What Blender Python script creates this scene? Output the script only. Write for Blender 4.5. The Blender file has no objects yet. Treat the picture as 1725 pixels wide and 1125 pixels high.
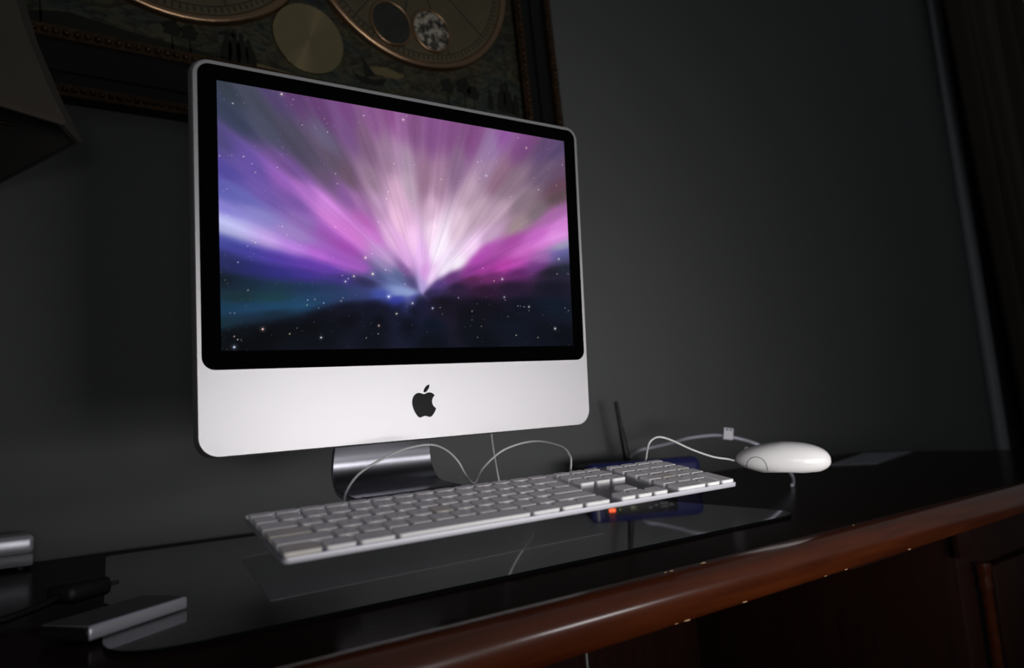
import bpy, bmesh, math, random
import numpy as np
from mathutils import Vector, Matrix

# ------------------------------------------------------------------ scene, camera, light
scene = bpy.context.scene
COL = scene.collection
vs = scene.view_settings
vs.view_transform = 'Standard'; vs.look = 'None'; vs.gamma = 1.0; vs.use_curve_mapping = False
vs.exposure = 0.0

# heights are measured from the desk top (z = 0); the floor is at z = -0.75 m
CAM_RIGHT = Vector((0.795737, -0.602217, -0.064313))
CAM_DOWN = Vector((0.031024, 0.146582, -0.988712))
CAM_FWD = Vector((0.604847, 0.784760, 0.135324))
cam = bpy.data.cameras.new('camera')
cam.sensor_width = 36.0; cam.lens = 36.0 * 1222.0 / 1725.0
cam.clip_start = 0.01
cam.dof.use_dof = True; cam.dof.focus_distance = 0.80; cam.dof.aperture_fstop = 4.5
camo = bpy.data.objects.new('camera', cam); COL.objects.link(camo)
m = Matrix((CAM_RIGHT, -CAM_DOWN, -CAM_FWD)).transposed().to_4x4()
m.translation = Vector((0, 0, 0.132)); camo.matrix_world = m
scene.camera = camo

world = bpy.data.worlds.new('world'); scene.world = world
world.use_nodes = True
bg = world.node_tree.nodes['Background']
bg.inputs[0].default_value = (0.92, 0.97, 1.0, 1); bg.inputs[1].default_value = 0.064

def area_light(name, loc, target, sx, sy, power, spread, color):
    l = bpy.data.lights.new(name, 'AREA'); l.shape = 'RECTANGLE'; l.size = sx; l.size_y = sy
    l.energy = power; l.spread = math.radians(spread); l.color = color
    o = bpy.data.objects.new(name, l); COL.objects.link(o)
    o.location = loc
    o.rotation_euler = (Vector(target) - Vector(loc)).to_track_quat('-Z', 'Y').to_euler()
    return o
# the photographer's soft light, low and to the right of the camera
area_light('soft_light', (0.56, -0.42, -0.005), (1.0, 1.2, 0.16), 0.66, 0.19, 2.25, 86, (1.0, 0.975, 0.985))
# small light added to its right for the highlight along the desk edge
area_light('side_light', (1.14, -0.42, 0.055), (0.80, 0.8, 0.05), 0.24, 0.10, 0.24, 80, (1.0, 0.97, 0.98))
# weaker fill light added beside the camera to even out the wall
area_light('fill_light', (-0.12, -0.36, 0.125), (0.85, 1.15, 0.34), 0.22, 0.14, 0.34, 90, (1.0, 0.985, 0.99))

# ------------------------------------------------------------------ helpers
ENLARGE = 1.0     # enlargement factor; the room is enlarged to push the stand's reflection off the glass
def link(o, parent=None):
    COL.objects.link(o)
    if parent is not None: o.parent = parent
    return o
def tag(o, label=None, cat=None, group=None, kind=None):
    if label: o['label'] = label
    if cat: o['category'] = cat
    if group: o['group'] = group
    if kind: o['kind'] = kind
    return o
def empty(name, loc, rot=None):
    o = bpy.data.objects.new(name, None); o.empty_display_size = 0.02
    M = (rot.to_4x4() if rot is not None else Matrix.Identity(4)); M.translation = Vector(loc) * ENLARGE
    COL.objects.link(o); o.matrix_world = M
    return o
def mesh(verts, faces, smooth=False, name='mesh'):
    me = bpy.data.meshes.new(name); me.from_pydata([tuple(v) for v in verts], [], faces)
    bm = bmesh.new(); bm.from_mesh(me); bmesh.ops.recalc_face_normals(bm, faces=bm.faces[:]); bm.to_mesh(me); bm.free()
    if smooth: me.polygons.foreach_set('use_smooth', [True] * len(me.polygons))
    me.update(); return me
def obj(name, me, mat, parent=None):
    me.name = name
    if ENLARGE != 1.0: me.transform(Matrix.Scale(ENLARGE, 4))
    o = bpy.data.objects.new(name, me)
    if mat is not None and not me.materials: me.materials.append(mat)
    return link(o, parent)
def bmesh_mesh(bm, smooth=False, angle=None):
    bmesh.ops.recalc_face_normals(bm, faces=bm.faces[:])
    me = bpy.data.meshes.new('mesh'); bm.to_mesh(me); bm.free()
    if smooth:
        me.polygons.foreach_set('use_smooth', [True] * len(me.polygons))
        if angle: me.set_sharp_from_angle(angle=math.radians(angle))
    return me
def box(x0, x1, y0, y1, z0, z1, bev=0.0, seg=2, smooth=True):
    bm = bmesh.new(); bmesh.ops.create_cube(bm, size=1.0)
    for v in bm.verts:
        v.co = Vector(((x0 + x1) / 2 + v.co.x * (x1 - x0), (y0 + y1) / 2 + v.co.y * (y1 - y0), (z0 + z1) / 2 + v.co.z * (z1 - z0)))
    if bev > 0:
        bmesh.ops.bevel(bm, geom=bm.edges[:], offset=bev, segments=seg, profile=0.5, affect='EDGES')
    return bmesh_mesh(bm, smooth and bev > 0, 40)
def rrect(x0, x1, z0, z1, rs, n=8):
    """rounded rectangle, radii (bl, br, tr, tl)"""
    if not isinstance(rs, (tuple, list)): rs = (rs,) * 4
    pts = []
    for (cx, cz, a0, r) in ((x0 + rs[0], z0 + rs[0], 180, rs[0]), (x1 - rs[1], z0 + rs[1], 270, rs[1]), (x1 - rs[2], z1 - rs[2], 0, rs[2]), (x0 + rs[3], z1 - rs[3], 90, rs[3])):
        for i in range(n + 1):
            a = math.radians(a0 + 90.0 * i / n); pts.append((cx + r * math.cos(a), cz + r * math.sin(a)))
    return pts
def loft(rings, cap=True, smooth=True, angle=35, closed_ring=True):
    """rings: list of equally long closed vertex loops"""
    n = len(rings[0]); V = [v for r in rings for v in r]; F = []
    for i in range(len(rings) - 1):
        for j in range(n if closed_ring else n - 1):
            k = (j + 1) % n
            F.append((i * n + j, i * n + k, (i + 1) * n + k, (i + 1) * n + j))
    if cap:
        F.append(tuple(range(n))); F.append(tuple(range((len(rings) - 1) * n, len(rings) * n)))
    me = mesh(V, F, smooth)
    if smooth and angle: me.set_sharp_from_angle(angle=math.radians(angle))
    return me
def catmull(P, n=8, closed=False):
    P = [np.array(p, float) for p in P]; out = []; N = len(P)
    R = range(N if closed else N - 1)
    for i in R:
        if closed: a, b, c, d = P[(i - 1) % N], P[i], P[(i + 1) % N], P[(i + 2) % N]
        else: a, b, c, d = P[max(i - 1, 0)], P[i], P[i + 1], P[min(i + 2, N - 1)]
        for k in range(n):
            t = k / n
            out.append(0.5 * ((2 * b) + (c - a) * t + (2 * a - 5 * b + 4 * c - d) * t * t + (3 * b - a - 3 * c + d) * t ** 3))
    if not closed: out.append(P[-1])
    return out
def tube(P, r, seg=10, n=8, smooth_path=True, radii=None):
    pts = catmull(P, n) if smooth_path else [np.array(p, float) for p in P]
    pts = [Vector(p) for p in pts]; rings = []; up = None
    for i, p in enumerate(pts):
        t = (pts[min(i + 1, len(pts) - 1)] - pts[max(i - 1, 0)]).normalized()
        if up is None:
            up = Vector((0, 0, 1)) if abs(t.z) < 0.9 else Vector((1, 0, 0))
        s = t.cross(up).normalized(); up = s.cross(t).normalized()
        rr = radii[i] if radii else r
        rings.append([p + (s * math.cos(2 * math.pi * k / seg) + up * math.sin(2 * math.pi * k / seg)) * rr for k in range(seg)])
    return loft(rings, True, True, 50)
def lathe(profile, seg=32, axis='Z'):
    """profile: (radius, height) pairs"""
    rings = []
    for (r, h) in profile:
        ring = []
        for k in range(seg):
            a = 2 * math.pi * k / seg
            if axis == 'Z': ring.append((r * math.cos(a), r * math.sin(a), h))
            else: ring.append((r * math.cos(a), h, r * math.sin(a)))
        rings.append(ring)
    return loft(rings, True, True, 40)
def poly_prism(pts, y0, y1, smooth=False, bev=0.0):
    """extrude an (x, z) outline along y"""
    bm = bmesh.new()
    f = bm.faces.new([bm.verts.new((p[0], y0, p[1])) for p in pts])
    r = bmesh.ops.extrude_face_region(bm, geom=[f])
    for g in r['geom']:
        if isinstance(g, bmesh.types.BMVert): g.co.y = y1
    return bmesh_mesh(bm, smooth, 40)

# ------------------------------------------------------------------ materials
def mat(name, color, rough=0.5, metal=0.0, spec=0.5, ior=None, bump=None, vary=None, emit=None, coat=0.0, trans=0.0, aniso=0.0):
    M = bpy.data.materials.new(name); M.use_nodes = True
    nt = M.node_tree; b = nt.nodes['Principled BSDF']
    b.inputs['Base Color'].default_value = (*color, 1); b.inputs['Roughness'].default_value = rough
    b.inputs['Metallic'].default_value = metal; b.inputs['Specular IOR Level'].default_value = spec
    if ior: b.inputs['IOR'].default_value = ior
    b.inputs['Coat Weight'].default_value = coat; b.inputs['Coat Roughness'].default_value = 0.10
    b.inputs['Transmission Weight'].default_value = trans
    tc = None
    if bump or vary:
        tc = nt.nodes.new('ShaderNodeTexCoord')
    if bump:
        n = nt.nodes.new('ShaderNodeTexNoise'); n.inputs['Scale'].default_value = bump[0]; n.inputs['Detail'].default_value = 3
        bp = nt.nodes.new('ShaderNodeBump'); bp.inputs['Strength'].default_value = bump[1]; bp.inputs['Distance'].default_value = bump[2]
        nt.links.new(tc.outputs['Object'], n.inputs['Vector']); nt.links.new(n.outputs['Fac'], bp.inputs['Height'])
        nt.links.new(bp.outputs['Normal'], b.inputs['Normal'])
    if vary:   # (scale, colour2, stretch vector)
        mp = nt.nodes.new('ShaderNodeMapping'); mp.inputs['Scale'].default_value = vary[2]
        n = nt.nodes.new('ShaderNodeTexNoise'); n.inputs['Scale'].default_value = vary[0]; n.inputs['Detail'].default_value = 5; n.inputs['Roughness'].default_value = 0.6
        r = nt.nodes.new('ShaderNodeValToRGB'); r.color_ramp.elements[0].position = 0.32; r.color_ramp.elements[1].position = 0.68
        r.color_ramp.elements[0].color = (*color, 1); r.color_ramp.elements[1].color = (*vary[1], 1)
        nt.links.new(tc.outputs['Object'], mp.inputs['Vector']); nt.links.new(mp.outputs['Vector'], n.inputs['Vector'])
        nt.links.new(n.outputs['Fac'], r.inputs['Fac']); nt.links.new(r.outputs['Color'], b.inputs['Base Color'])
    if emit:
        b.inputs['Emission Color'].default_value = (*emit[0], 1); b.inputs['Emission Strength'].default_value = emit[1]
    if aniso:
        b.inputs['Anisotropic'].default_value = aniso
        tg = nt.nodes.new('ShaderNodeTangent'); tg.direction_type = 'RADIAL'; tg.axis = 'Y'
        nt.links.new(tg.outputs['Tangent'], b.inputs['Tangent']); b.inputs['Anisotropic Rotation'].default_value = 0.25
    return M
M_WALL = mat('wall_paint', (0.112, 0.115, 0.114), 0.85, spec=0.2, bump=(60, 0.12, 0.002), vary=(3, (0.119, 0.122, 0.122), (1, 1, 1)))
M_FLOOR = mat('floor_wood', (0.03, 0.02, 0.015), 0.6, vary=(8, (0.05, 0.03, 0.02), (1, 8, 1)))
M_TRIM = mat('trim_paint', (0.36, 0.37, 0.40), 0.6)
M_ALU = mat('blasted_aluminium', (0.61, 0.60, 0.615), 0.50, 1.0, bump=(2600, 0.10, 0.0004))
M_ALU2 = mat('dark_aluminium', (0.44, 0.44, 0.49), 0.30, 1.0, bump=(2600, 0.10, 0.0004))
M_ALUK = mat('keyboard_aluminium', (0.50, 0.50, 0.53), 0.33, 1.0, bump=(2600, 0.10, 0.0004))
M_ALUKS = mat('keyboard_aluminium_rim', (0.66, 0.65, 0.70), 0.6, 0.7, bump=(2600, 0.10, 0.0004))
M_BLACK = mat('black_glass', (0.0004, 0.0004, 0.0004), 0.03, spec=0.10)
M_BLACKP = mat('black_plastic', (0.010, 0.010, 0.011), 0.45, spec=0.3)
M_LOGO = mat('black_logo', (0.001, 0.001, 0.001), 0.3, spec=0.1)
M_KEY = mat('white_key_plastic', (0.80, 0.79, 0.78), 0.6, spec=0.18, bump=(900, 0.05, 0.0003))
M_KEYOLD = mat('worn_key_plastic', (0.72, 0.68, 0.62), 0.6, spec=0.18)
M_LEGEND = mat('key_print', (0.30, 0.30, 0.32), 0.6)
M_WHITEP = mat('white_plastic', (0.75, 0.75, 0.75), 0.4)
M_MOUSE = mat('glossy_white_plastic', (0.84, 0.83, 0.81), 0.22, spec=0.5)
M_SEAM = mat('seam_grey', (0.10, 0.095, 0.09), 0.4)
M_CABLE = mat('white_cable_rubber', (0.52, 0.52, 0.51), 0.5)
M_CORD = mat('grey_cord_rubber', (0.12, 0.12, 0.12), 0.6)
M_CABLE2 = mat('pale_cable_rubber', (0.50, 0.49, 0.58), 0.5)
M_BLUE = mat('blue_plastic', (0.011, 0.013, 0.085), 0.42)
M_DARKP = mat('dark_grey_plastic', (0.022, 0.022, 0.026), 0.5)
M_WOODTOP = mat('dark_lacquered_wood', (0.018, 0.010, 0.008), 0.16, spec=0.5, ior=1.035, vary=(6, (0.026, 0.013, 0.009), (1, 14, 14)))
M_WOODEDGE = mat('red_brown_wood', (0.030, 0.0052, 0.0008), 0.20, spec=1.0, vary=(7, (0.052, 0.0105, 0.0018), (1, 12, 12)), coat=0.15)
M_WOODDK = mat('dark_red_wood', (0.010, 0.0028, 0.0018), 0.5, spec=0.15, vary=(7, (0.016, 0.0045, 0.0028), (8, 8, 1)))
M_PAPER = mat('paper', (0.34, 0.34, 0.39), 0.8)
M_GLASS = mat('sheet_glass', (0.80, 0.84, 0.83), 0.035, ior=1.47, trans=1.0)
M_GLASSEDGE = mat('dark_glass_edge', (0.002, 0.0025, 0.003), 0.7, spec=0.02)
M_SHADE = mat('lamp_shade_cloth', (0.075, 0.062, 0.048), 0.9, bump=(500, 0.2, 0.0006))
M_SHADEIN = mat('lamp_shade_lining', (0.05, 0.045, 0.04), 0.9)
M_BRONZE = mat('dark_bronze', (0.10, 0.07, 0.04), 0.4, 1.0)
M_CURTAIN = mat('brown_curtain_cloth', (0.060, 0.045, 0.034), 0.95, bump=(700, 0.2, 0.0006))
M_FRAMEBLK = mat('black_lacquer_frame', (0.004, 0.004, 0.004), 0.35, spec=0.3)
M_FRAMEGOLD = mat('worn_gold_frame', (0.085, 0.045, 0.02), 0.45, 0.7, bump=(220, 0.5, 0.002), vary=(60, (0.03, 0.016, 0.007), (1, 1, 1)))
M_BRASS = mat('spun_brass', (0.50, 0.40, 0.22), 0.20, 1.0, aniso=0.95)
M_COPPER = mat('copper_ring', (0.42, 0.27, 0.16), 0.30, 1.0)
M_DIAL = mat('aged_dial_paper', (0.11, 0.09, 0.05), 0.5, spec=0.4, vary=(14, (0.085, 0.07, 0.04), (1, 1, 1)))
M_INK = mat('dial_ink', (0.020, 0.017, 0.012), 0.7)
M_SILVER = mat('grey_silver_plastic', (0.52, 0.52, 0.58), 0.3, 0.4)
M_SILVERLO = mat('grey_plastic_base', (0.20, 0.20, 0.23), 0.4)
M_TOPDK = mat('dark_glossy_top', (0.03, 0.03, 0.03), 0.25)
M_LEDR = mat('led_red', (0.3, 0.05, 0.02), 0.4, emit=((1.0, 0.10, 0.025), 2.6))
M_LEDG = mat('led_green', (0.05, 0.1, 0.02), 0.4, emit=((0.30, 0.42, 0.02), 0.45))
M_LEDD = mat('led_dim', (0.05, 0.06, 0.05), 0.4, emit=((0.10, 0.12, 0.02), 0.25))
M_TAGMARK = mat('tag_print', (0.05, 0.05, 0.07), 0.7)

def painted_panel():
    M = mat('old_painted_panel', (0.05, 0.05, 0.03), 0.55, spec=0.3)
    nt = M.node_tree; b = nt.nodes['Principled BSDF']
    tc = nt.nodes.new('ShaderNodeTexCoord')
    n1 = nt.nodes.new('ShaderNodeTexNoise'); n1.inputs['Scale'].default_value = 7; n1.inputs['Detail'].default_value = 6; n1.inputs['Distortion'].default_value = 1.2
    n2 = nt.nodes.new('ShaderNodeTexNoise'); n2.inputs['Scale'].default_value = 30; n2.inputs['Detail'].default_value = 5; n2.inputs['Distortion'].default_value = 2.0
    mp = nt.nodes.new('ShaderNodeMapping'); mp.inputs['Scale'].default_value = (1, 1, 2.2)
    r1 = nt.nodes.new('ShaderNodeValToRGB'); e = r1.color_ramp.elements
    e[0].position = 0.30; e[0].color = (0.024, 0.032, 0.031, 1); e[1].position = 0.72; e[1].color = (0.096, 0.072, 0.034, 1)
    for p, c in ((0.42, (0.040, 0.048, 0.036, 1)), (0.50, (0.060, 0.054, 0.028, 1)), (0.58, (0.036, 0.036, 0.025, 1))):
        k = e.new(p); k.color = c
    r2 = nt.nodes.new('ShaderNodeValToRGB'); r2.color_ramp.elements[0].position = 0.40; r2.color_ramp.elements[1].position = 0.56
    r2.color_ramp.elements[0].color = (0.25, 0.25, 0.25, 1); r2.color_ramp.elements[1].color = (1, 1, 1, 1)
    mx = nt.nodes.new('ShaderNodeMix'); mx.data_type = 'RGBA'; mx.blend_type = 'MULTIPLY'; mx.inputs['Factor'].default_value = 0.8
    nt.links.new(tc.outputs['Object'], mp.inputs['Vector']); nt.links.new(mp.outputs['Vector'], n1.inputs['Vector']); nt.links.new(mp.outputs['Vector'], n2.inputs['Vector'])
    nt.links.new(n1.outputs['Fac'], r1.inputs['Fac']); nt.links.new(n2.outputs['Fac'], r2.inputs['Fac'])
    nt.links.new(r1.outputs['Color'], mx.inputs[6]); nt.links.new(r2.outputs['Color'], mx.inputs[7]); nt.links.new(mx.outputs[2], b.inputs['Base Color'])
    return M
def mottled():
    M = mat('mottled_enamel', (0.5, 0.48, 0.42), 0.4, spec=0.5)
    nt = M.node_tree; b = nt.nodes['Principled BSDF']; tc = nt.nodes.new('ShaderNodeTexCoord')
    n = nt.nodes.new('ShaderNodeTexNoise'); n.inputs['Scale'].default_value = 70; n.inputs['Detail'].default_value = 6; n.inputs['Roughness'].default_value = 0.7
    r = nt.nodes.new('ShaderNodeValToRGB'); r.color_ramp.elements[0].position = 0.46; r.color_ramp.elements[1].position = 0.56
    r.color_ramp.elements[0].color = (0.03, 0.027, 0.02, 1); r.color_ramp.elements[1].color = (0.42, 0.38, 0.31, 1)
    nt.links.new(tc.outputs['Object'], n.inputs['Vector']); nt.links.new(n.outputs['Fac'], r.inputs['Fac']); nt.links.new(r.outputs['Color'], b.inputs['Base Color'])
    return M
M_PANEL = painted_panel(); M_MOTTLED = mottled()

# ------------------------------------------------------------------ the room
ENLARGE = 1.2  # room and desk enlarged so the stand's reflection misses the glass
YW = 1.015
tag(obj('wall_back', box(-2.2, 4.2, YW, YW + 0.12, -0.625, 2.0), M_WALL), 'plain dark grey painted wall behind the desk', None, kind='structure')
tag(obj('floor', box(-2.2, 4.2, -1.6, YW, -0.70, -0.625), M_FLOOR), 'dark wooden floor in deep shade', None, kind='structure')
tag(obj('trim_1', box(2.845, 2.925, YW - 0.018, YW, -0.625, 2.0, 0.004), M_TRIM), 'pale vertical window casing beside the curtain', None, kind='structure')
tag(obj('baseboard_back', box(-2.2, 2.845, YW - 0.015, YW, -0.625, -0.53, 0.004), M_TRIM), 'pale baseboard along the back wall', None, kind='structure')

# ------------------------------------------------------------------ desk
desk = tag(empty('desk', (0.7, 0.7, -0.625)), 'long red-brown wooden desk with a dark polished top', 'desk')
def D(me): 
    me.transform(Matrix.Translation((-0.7, -0.7, 0.625))); return me
def profile_x(prof, x0, x1, smooth=True, angle=30):
    return loft([[(x0, y, z) for (y, z) in prof], [(x1, y, z) for (y, z) in prof]], True, smooth, angle)
YF = 0.386
dtop = obj('desk_top', D(box(-0.75, 1.915, YF, YW - 0.003, -0.030, 0.0, 0.0)), M_WOODTOP, desk)
# moulded front edge: rounded nose standing in front of the flat top
nose = [(YF, 0.0)] + [(YF - 0.0195 * math.sin(math.radians(a)), -0.0165 + 0.0165 * math.cos(math.radians(a))) for a in range(6, 91, 7)] \
     + [(YF - 0.0195 + 0.006 * (1 - math.cos(math.radians(a))), -0.0165 - 0.0185 * math.sin(math.radians(a))) for a in range(15, 91, 15)] + [(YF, -0.035)]
ed = obj('front_edge', D(profile_x(nose, -0.75, 1.915)), M_WOODEDGE, desk)
rng = random.Random(3)
# the front edge is chipped in a few places along its upper and lower arris
M_CHIP = mat('bare_chipped_wood', (0.30, 0.18, 0.09), 0.7)
for (x, top) in ((0.425, 1), (0.432, 1), (0.47, 1), (0.70, 1), (0.43, 0), (0.418, 0), (0.50, 0), (0.62, 0), (0.78, 0), (0.655, 0)):
    s = rng.uniform(0.0010, 0.0022)
    y, z = (YF - 0.003, -0.0004) if top else (YF - 0.0155, -0.0335)
    bm = bmesh.new(); bmesh.ops.create_icosphere(bm, subdivisions=1, radius=1.0)
    for v in bm.verts: v.co = Vector((x + v.co.x * s * rng.uniform(1.2, 2.4), y + v.co.y * s * 0.6, z + v.co.z * s * 0.45))
    obj('chip', D(bmesh_mesh(bm)), M_CHIP, ed)
obj('added_dark_panel', D(box(-0.45, 1.105, 0.93, 0.945, -0.60, -0.0305)), M_WOODDK, desk)  # panel added to hide the lit wall and keep the space under the desk dark
# right pedestal with a corner post, a panelled side and three drawers
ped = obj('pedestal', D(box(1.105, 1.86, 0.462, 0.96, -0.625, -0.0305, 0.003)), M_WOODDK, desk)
_post = obj('corner_post', D(lathe([(0.010, -0.625), (0.010, -0.59), (0.0075, -0.58), (0.0075, -0.150), (0.010, -0.142), (0.0075, -0.132), (0.010, -0.124), (0.010, -0.112)], 14)), M_WOODEDGE, desk)
_post.data.transform(Matrix.Translation(Vector((1.152, 0.449, 0)) * ENLARGE))
obj('cornice', D(box(1.095, 1.135, 0.452, 0.462, -0.098, -0.0355, 0.002)), M_WOODDK, desk)
for k in range(3):
    z1 = -0.12 - 0.165 * k
    dr = obj('drawer', D(box(1.185, 1.80, 0.446, 0.462, z1 - 0.150, z1, 0.004)), M_WOODDK, desk)
    kn = lathe([(0.005, 0.0), (0.005, -0.012), (0.013, -0.018), (0.013, -0.024), (0.004, -0.028)], 14, 'Y')
    kn.transform(Matrix.Translation((1.49, 0.446, z1 - 0.09))); obj('knob', D(kn), M_BRONZE, dr)
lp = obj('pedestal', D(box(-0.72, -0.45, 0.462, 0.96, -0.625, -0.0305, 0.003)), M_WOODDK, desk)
tr = obj('tray', D(box(0.86, 1.098, 0.48, 0.545, -0.079, -0.074, 0.001)), M_WOODDK, desk)
tag(obj('hanging_cord', tube([(0.640, 0.72, -0.032), (0.640, 0.72, -0.20), (0.643, 0.72, -0.40), (0.650, 0.725, -0.622)], 0.0018), M_CORD),
    'thin pale cord hanging down into the dark under the desk', 'cord')

# glass sheet on the desk top
def round_poly(P, rad, n=8):
    out = []
    for i, p in enumerate(P):
        p = Vector(p); a = (Vector(P[i - 1]) - p).normalized(); c = (Vector(P[(i + 1) % len(P)]) - p).normalized()
        for k in range(n + 1):
            t = k / n; q = p + a * rad[i] * (1 - t) ** 2 + c * rad[i] * t ** 2
            out.append((q.x, q.y))
    return out
gl = round_poly([(0.066, 0.466), (0.752, 0.466), (0.835, 0.953), (0.138, 0.953)], (0.05, 0.045, 0.02, 0.012))
def zprism(pts, z0, z1, bev=0.0):
    ins = []
    if bev:
        cx = sum(p[0] for p in pts) / len(pts); cy = sum(p[1] for p in pts) / len(pts)
        sh = lambda p: (p[0] + (cx - p[0]) / max(abs(cx - p[0]), abs(cy - p[1])) * bev, p[1] + (cy - p[1]) / max(abs(cx - p[0]), abs(cy - p[1])) * bev)
        rings = [[(*sh(p), z0) for p in pts], [(*p, z0 + bev) for p in pts], [(*p, z1 - bev) for p in pts], [(*sh(p), z1) for p in pts]]
    else: rings = [[(*p, z0) for p in pts], [(*p, z1) for p in pts]]
    return loft(rings, True, True, 25)
gso = obj('glass_sheet', zprism(gl, 0.0003, 0.0026), M_GLASS); gso.data.materials.append(M_GLASSEDGE)
for pg in gso.data.polygons:
    if abs(pg.normal.z) < 0.5: pg.material_index = 1
tag(gso, 'clear glass sheet with rounded corners lying on the desk top', 'glass sheet')

# pale sheet added in place of the keyboard's faint reflection in the glass
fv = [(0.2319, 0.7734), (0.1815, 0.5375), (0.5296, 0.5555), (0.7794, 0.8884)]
M_REFLECT = mat('reflection_tint', (0.45, 0.46, 0.48), 0.22, spec=0.9)
M_REFLECT.node_tree.nodes['Principled BSDF'].inputs['Alpha'].default_value = 0.30
tag(obj('reflection_sheet', loft([[(x, y, 0.0028) for x, y in fv], [(x, y, 0.0032) for x, y in fv]], True, False), M_REFLECT), 'faint pale sheet on the glass standing in for the keyboard reflection', 'reflection')

# ------------------------------------------------------------------ computer
ENLARGE = 1.0  # computer, keyboard and mouse are not enlarged
LIFT = Vector((0, 0, 0.022))  # raised with the camera to suit the enlarged room
MR = Matrix(((0.9965481919, 0.0779514010, -0.0285531127), (-0.0799140019, 0.9939266004, -0.0756549091), (0.0224822921, 0.0776755564, 0.9967251650)))
MC = Vector((0.4154946626, 0.7032563419, 0.3478199863)) + LIFT
BASE = Vector((0, 0.075, -0.310))
comp = tag(empty('desktop_computer', MC + MR @ BASE, MR), 'silver all-in-one computer with a purple starburst on its screen', 'computer')
def C(me):
    me.transform(Matrix.Translation(-BASE)); return me
def mon_ring(inset, y, dz=0.0):
    p = rrect(-0.2412 + inset, 0.2412 - inset, -0.2405 + inset, 0.1578 - inset, (0.0195, 0.0195, 0.0165, 0.0165), 10)
    return [(x, y, z) for (x, z) in p]
body = obj('front_housing', C(loft([mon_ring(0.0026, 0.0), mon_ring(0.0022, 0.0004), mon_ring(0.0010, 0.0035), mon_ring(0.0002, 0.0070), mon_ring(0.0, 0.0100), mon_ring(0.0, 0.0125), mon_ring(0.0008, 0.0155)], True, True, 30)), M_ALU, comp)
def back_ring(k, y):
    p = rrect(-0.2400 * k, 0.2400 * k, -0.0415 - 0.198 * k, -0.0415 + 0.198 * k, 0.018, 10)
    return [(x, y, z) for (x, z) in p]
obj('back_shell', C(loft([back_ring(1.0, 0.0150), back_ring(0.985, 0.023), back_ring(0.94, 0.033), back_ring(0.85, 0.043), back_ring(0.70, 0.050), back_ring(0.4, 0.054)], True, True, 40)), M_BLACKP, comp)
gp = rrect(-0.2346, 0.2344, -0.1540, 0.1514, (0.0125, 0.0125, 0.0115, 0.0115), 10)
gpan = obj('glass_panel', C(loft([[(x, 0.0005, z) for x, z in gp], [(x, -0.0005, z) for x, z in gp]], True, False)), M_BLACK, comp)
tag(gpan, 'black glossy glass border')

def wallpaper(nx,ny,ctrl,stars):
    """sRGB picture (ny,nx,3) of a purple light burst over a starry sky"""
    A=1.6; cx,cy=.5055*A,.2297
    P=[w.split(',') for w in ctrl.split()]
    px=np.array([float(p[0]) for p in P])/1000*A; py=np.array([float(p[1]) for p in P])/1000
    col=np.array([[int(p[2][i:i+2],16) for i in (0,2,4)] for p in P])/255.
    def field(gx,gy):
        x=np.linspace(0,1,gx)*A; y=np.linspace(0,1,gy)
        X,Y=np.meshgrid(x,y); X=X.ravel();Y=Y.ravel()
        dx=X-cx;dy=Y-cy;r=np.hypot(dx,dy)+1e-6
        ux=dx/r;uy=dy/r
        num=np.zeros((len(X),3));den=np.zeros(len(X))
        pr=np.hypot(px-cx,py-cy);pt=np.arctan2(py-cy,px-cx);th=np.arctan2(dy,dx)
        for i in range(len(px)):
            dth=(th-pt[i]+np.pi)%(2*np.pi)-np.pi
            rm=np.sqrt(r*pr[i])
            an=1.05+.85*np.clip((dy/r+.6)*2.5,0,1)
            t=an*rm*dth; q=(r-pr[i])*(1.5-.42*an+.3*np.exp(-r*6))
            d2=t*t+q*q+.0009+.0016*r
            w=1./d2**2.2
            num+=w[:,None]*col[i];den+=w
        return (num/den[:,None]).reshape(gy,gx,3)
    gx,gy=241,151
    F=field(gx,gy)
    x=np.linspace(0,gx-1.001,nx);y=np.linspace(0,gy-1.001,ny)
    xi=x.astype(int);yi=y.astype(int);fx=(x-xi)[None,:,None];fy=(y-yi)[:,None,None]
    I=(F[yi][:,xi]*(1-fx)+F[yi][:,xi+1]*fx)*(1-fy)+(F[yi+1][:,xi]*(1-fx)+F[yi+1][:,xi+1]*fx)*fy
    u=np.linspace(0,1,nx)[None,:]*A;v=np.linspace(0,1,ny)[:,None]
    dx=u-cx;dy=v-cy;r=np.hypot(dx,dy);th=np.arctan2(dy,dx)
    rng=np.random.default_rng(5)
    s=np.zeros_like(r)
    for f in (9,17,31,57,90,140):
        for k in range(3):
            s+=np.sin(f*(1+.13*k)*th+rng.uniform(0,6.28)+1.2*np.sin(2.3*r*3+rng.uniform(0,6.28)))*(9/f)**.35/3
    lum=I.mean(-1)
    I=I*(1+.04*s*np.clip(r*4,0,1)*np.clip((lum-.12)*5,0,1))[...,None]
    tint=np.array([[1,1,1],[1,.82,.78],[.8,.85,1],[1,.95,.8]])
    S=list(stars)
    for k in range(420): S.append((rng.uniform(0,1),rng.uniform(0,1),rng.uniform(.15,.55)))
    for k,(a,b,m) in enumerate(S):
        X=a*A;Y=b;R=.0021*max(.7,m**.55)
        i0=int(max(0,(a-.012)*nx));i1=int(min(nx,(a+.012)*nx+2));j0=int(max(0,(b-.02)*ny));j1=int(min(ny,(b+.02)*ny+2))
        d=((u[:,i0:i1]-X)**2+(v[j0:j1]-Y)**2)
        g=min(1,.75*m)*np.exp(-(d/(R*R))**1.3)+(.12*m*np.exp(-d/(R*R*9)) if m>1.3 else 0)
        t=tint[(k*7)%4]
        blk=I[j0:j1,i0:i1]; I[j0:j1,i0:i1]=blk+(t*1.0-blk*.8)*g[...,None]
    return np.clip(I,0,1)
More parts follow.
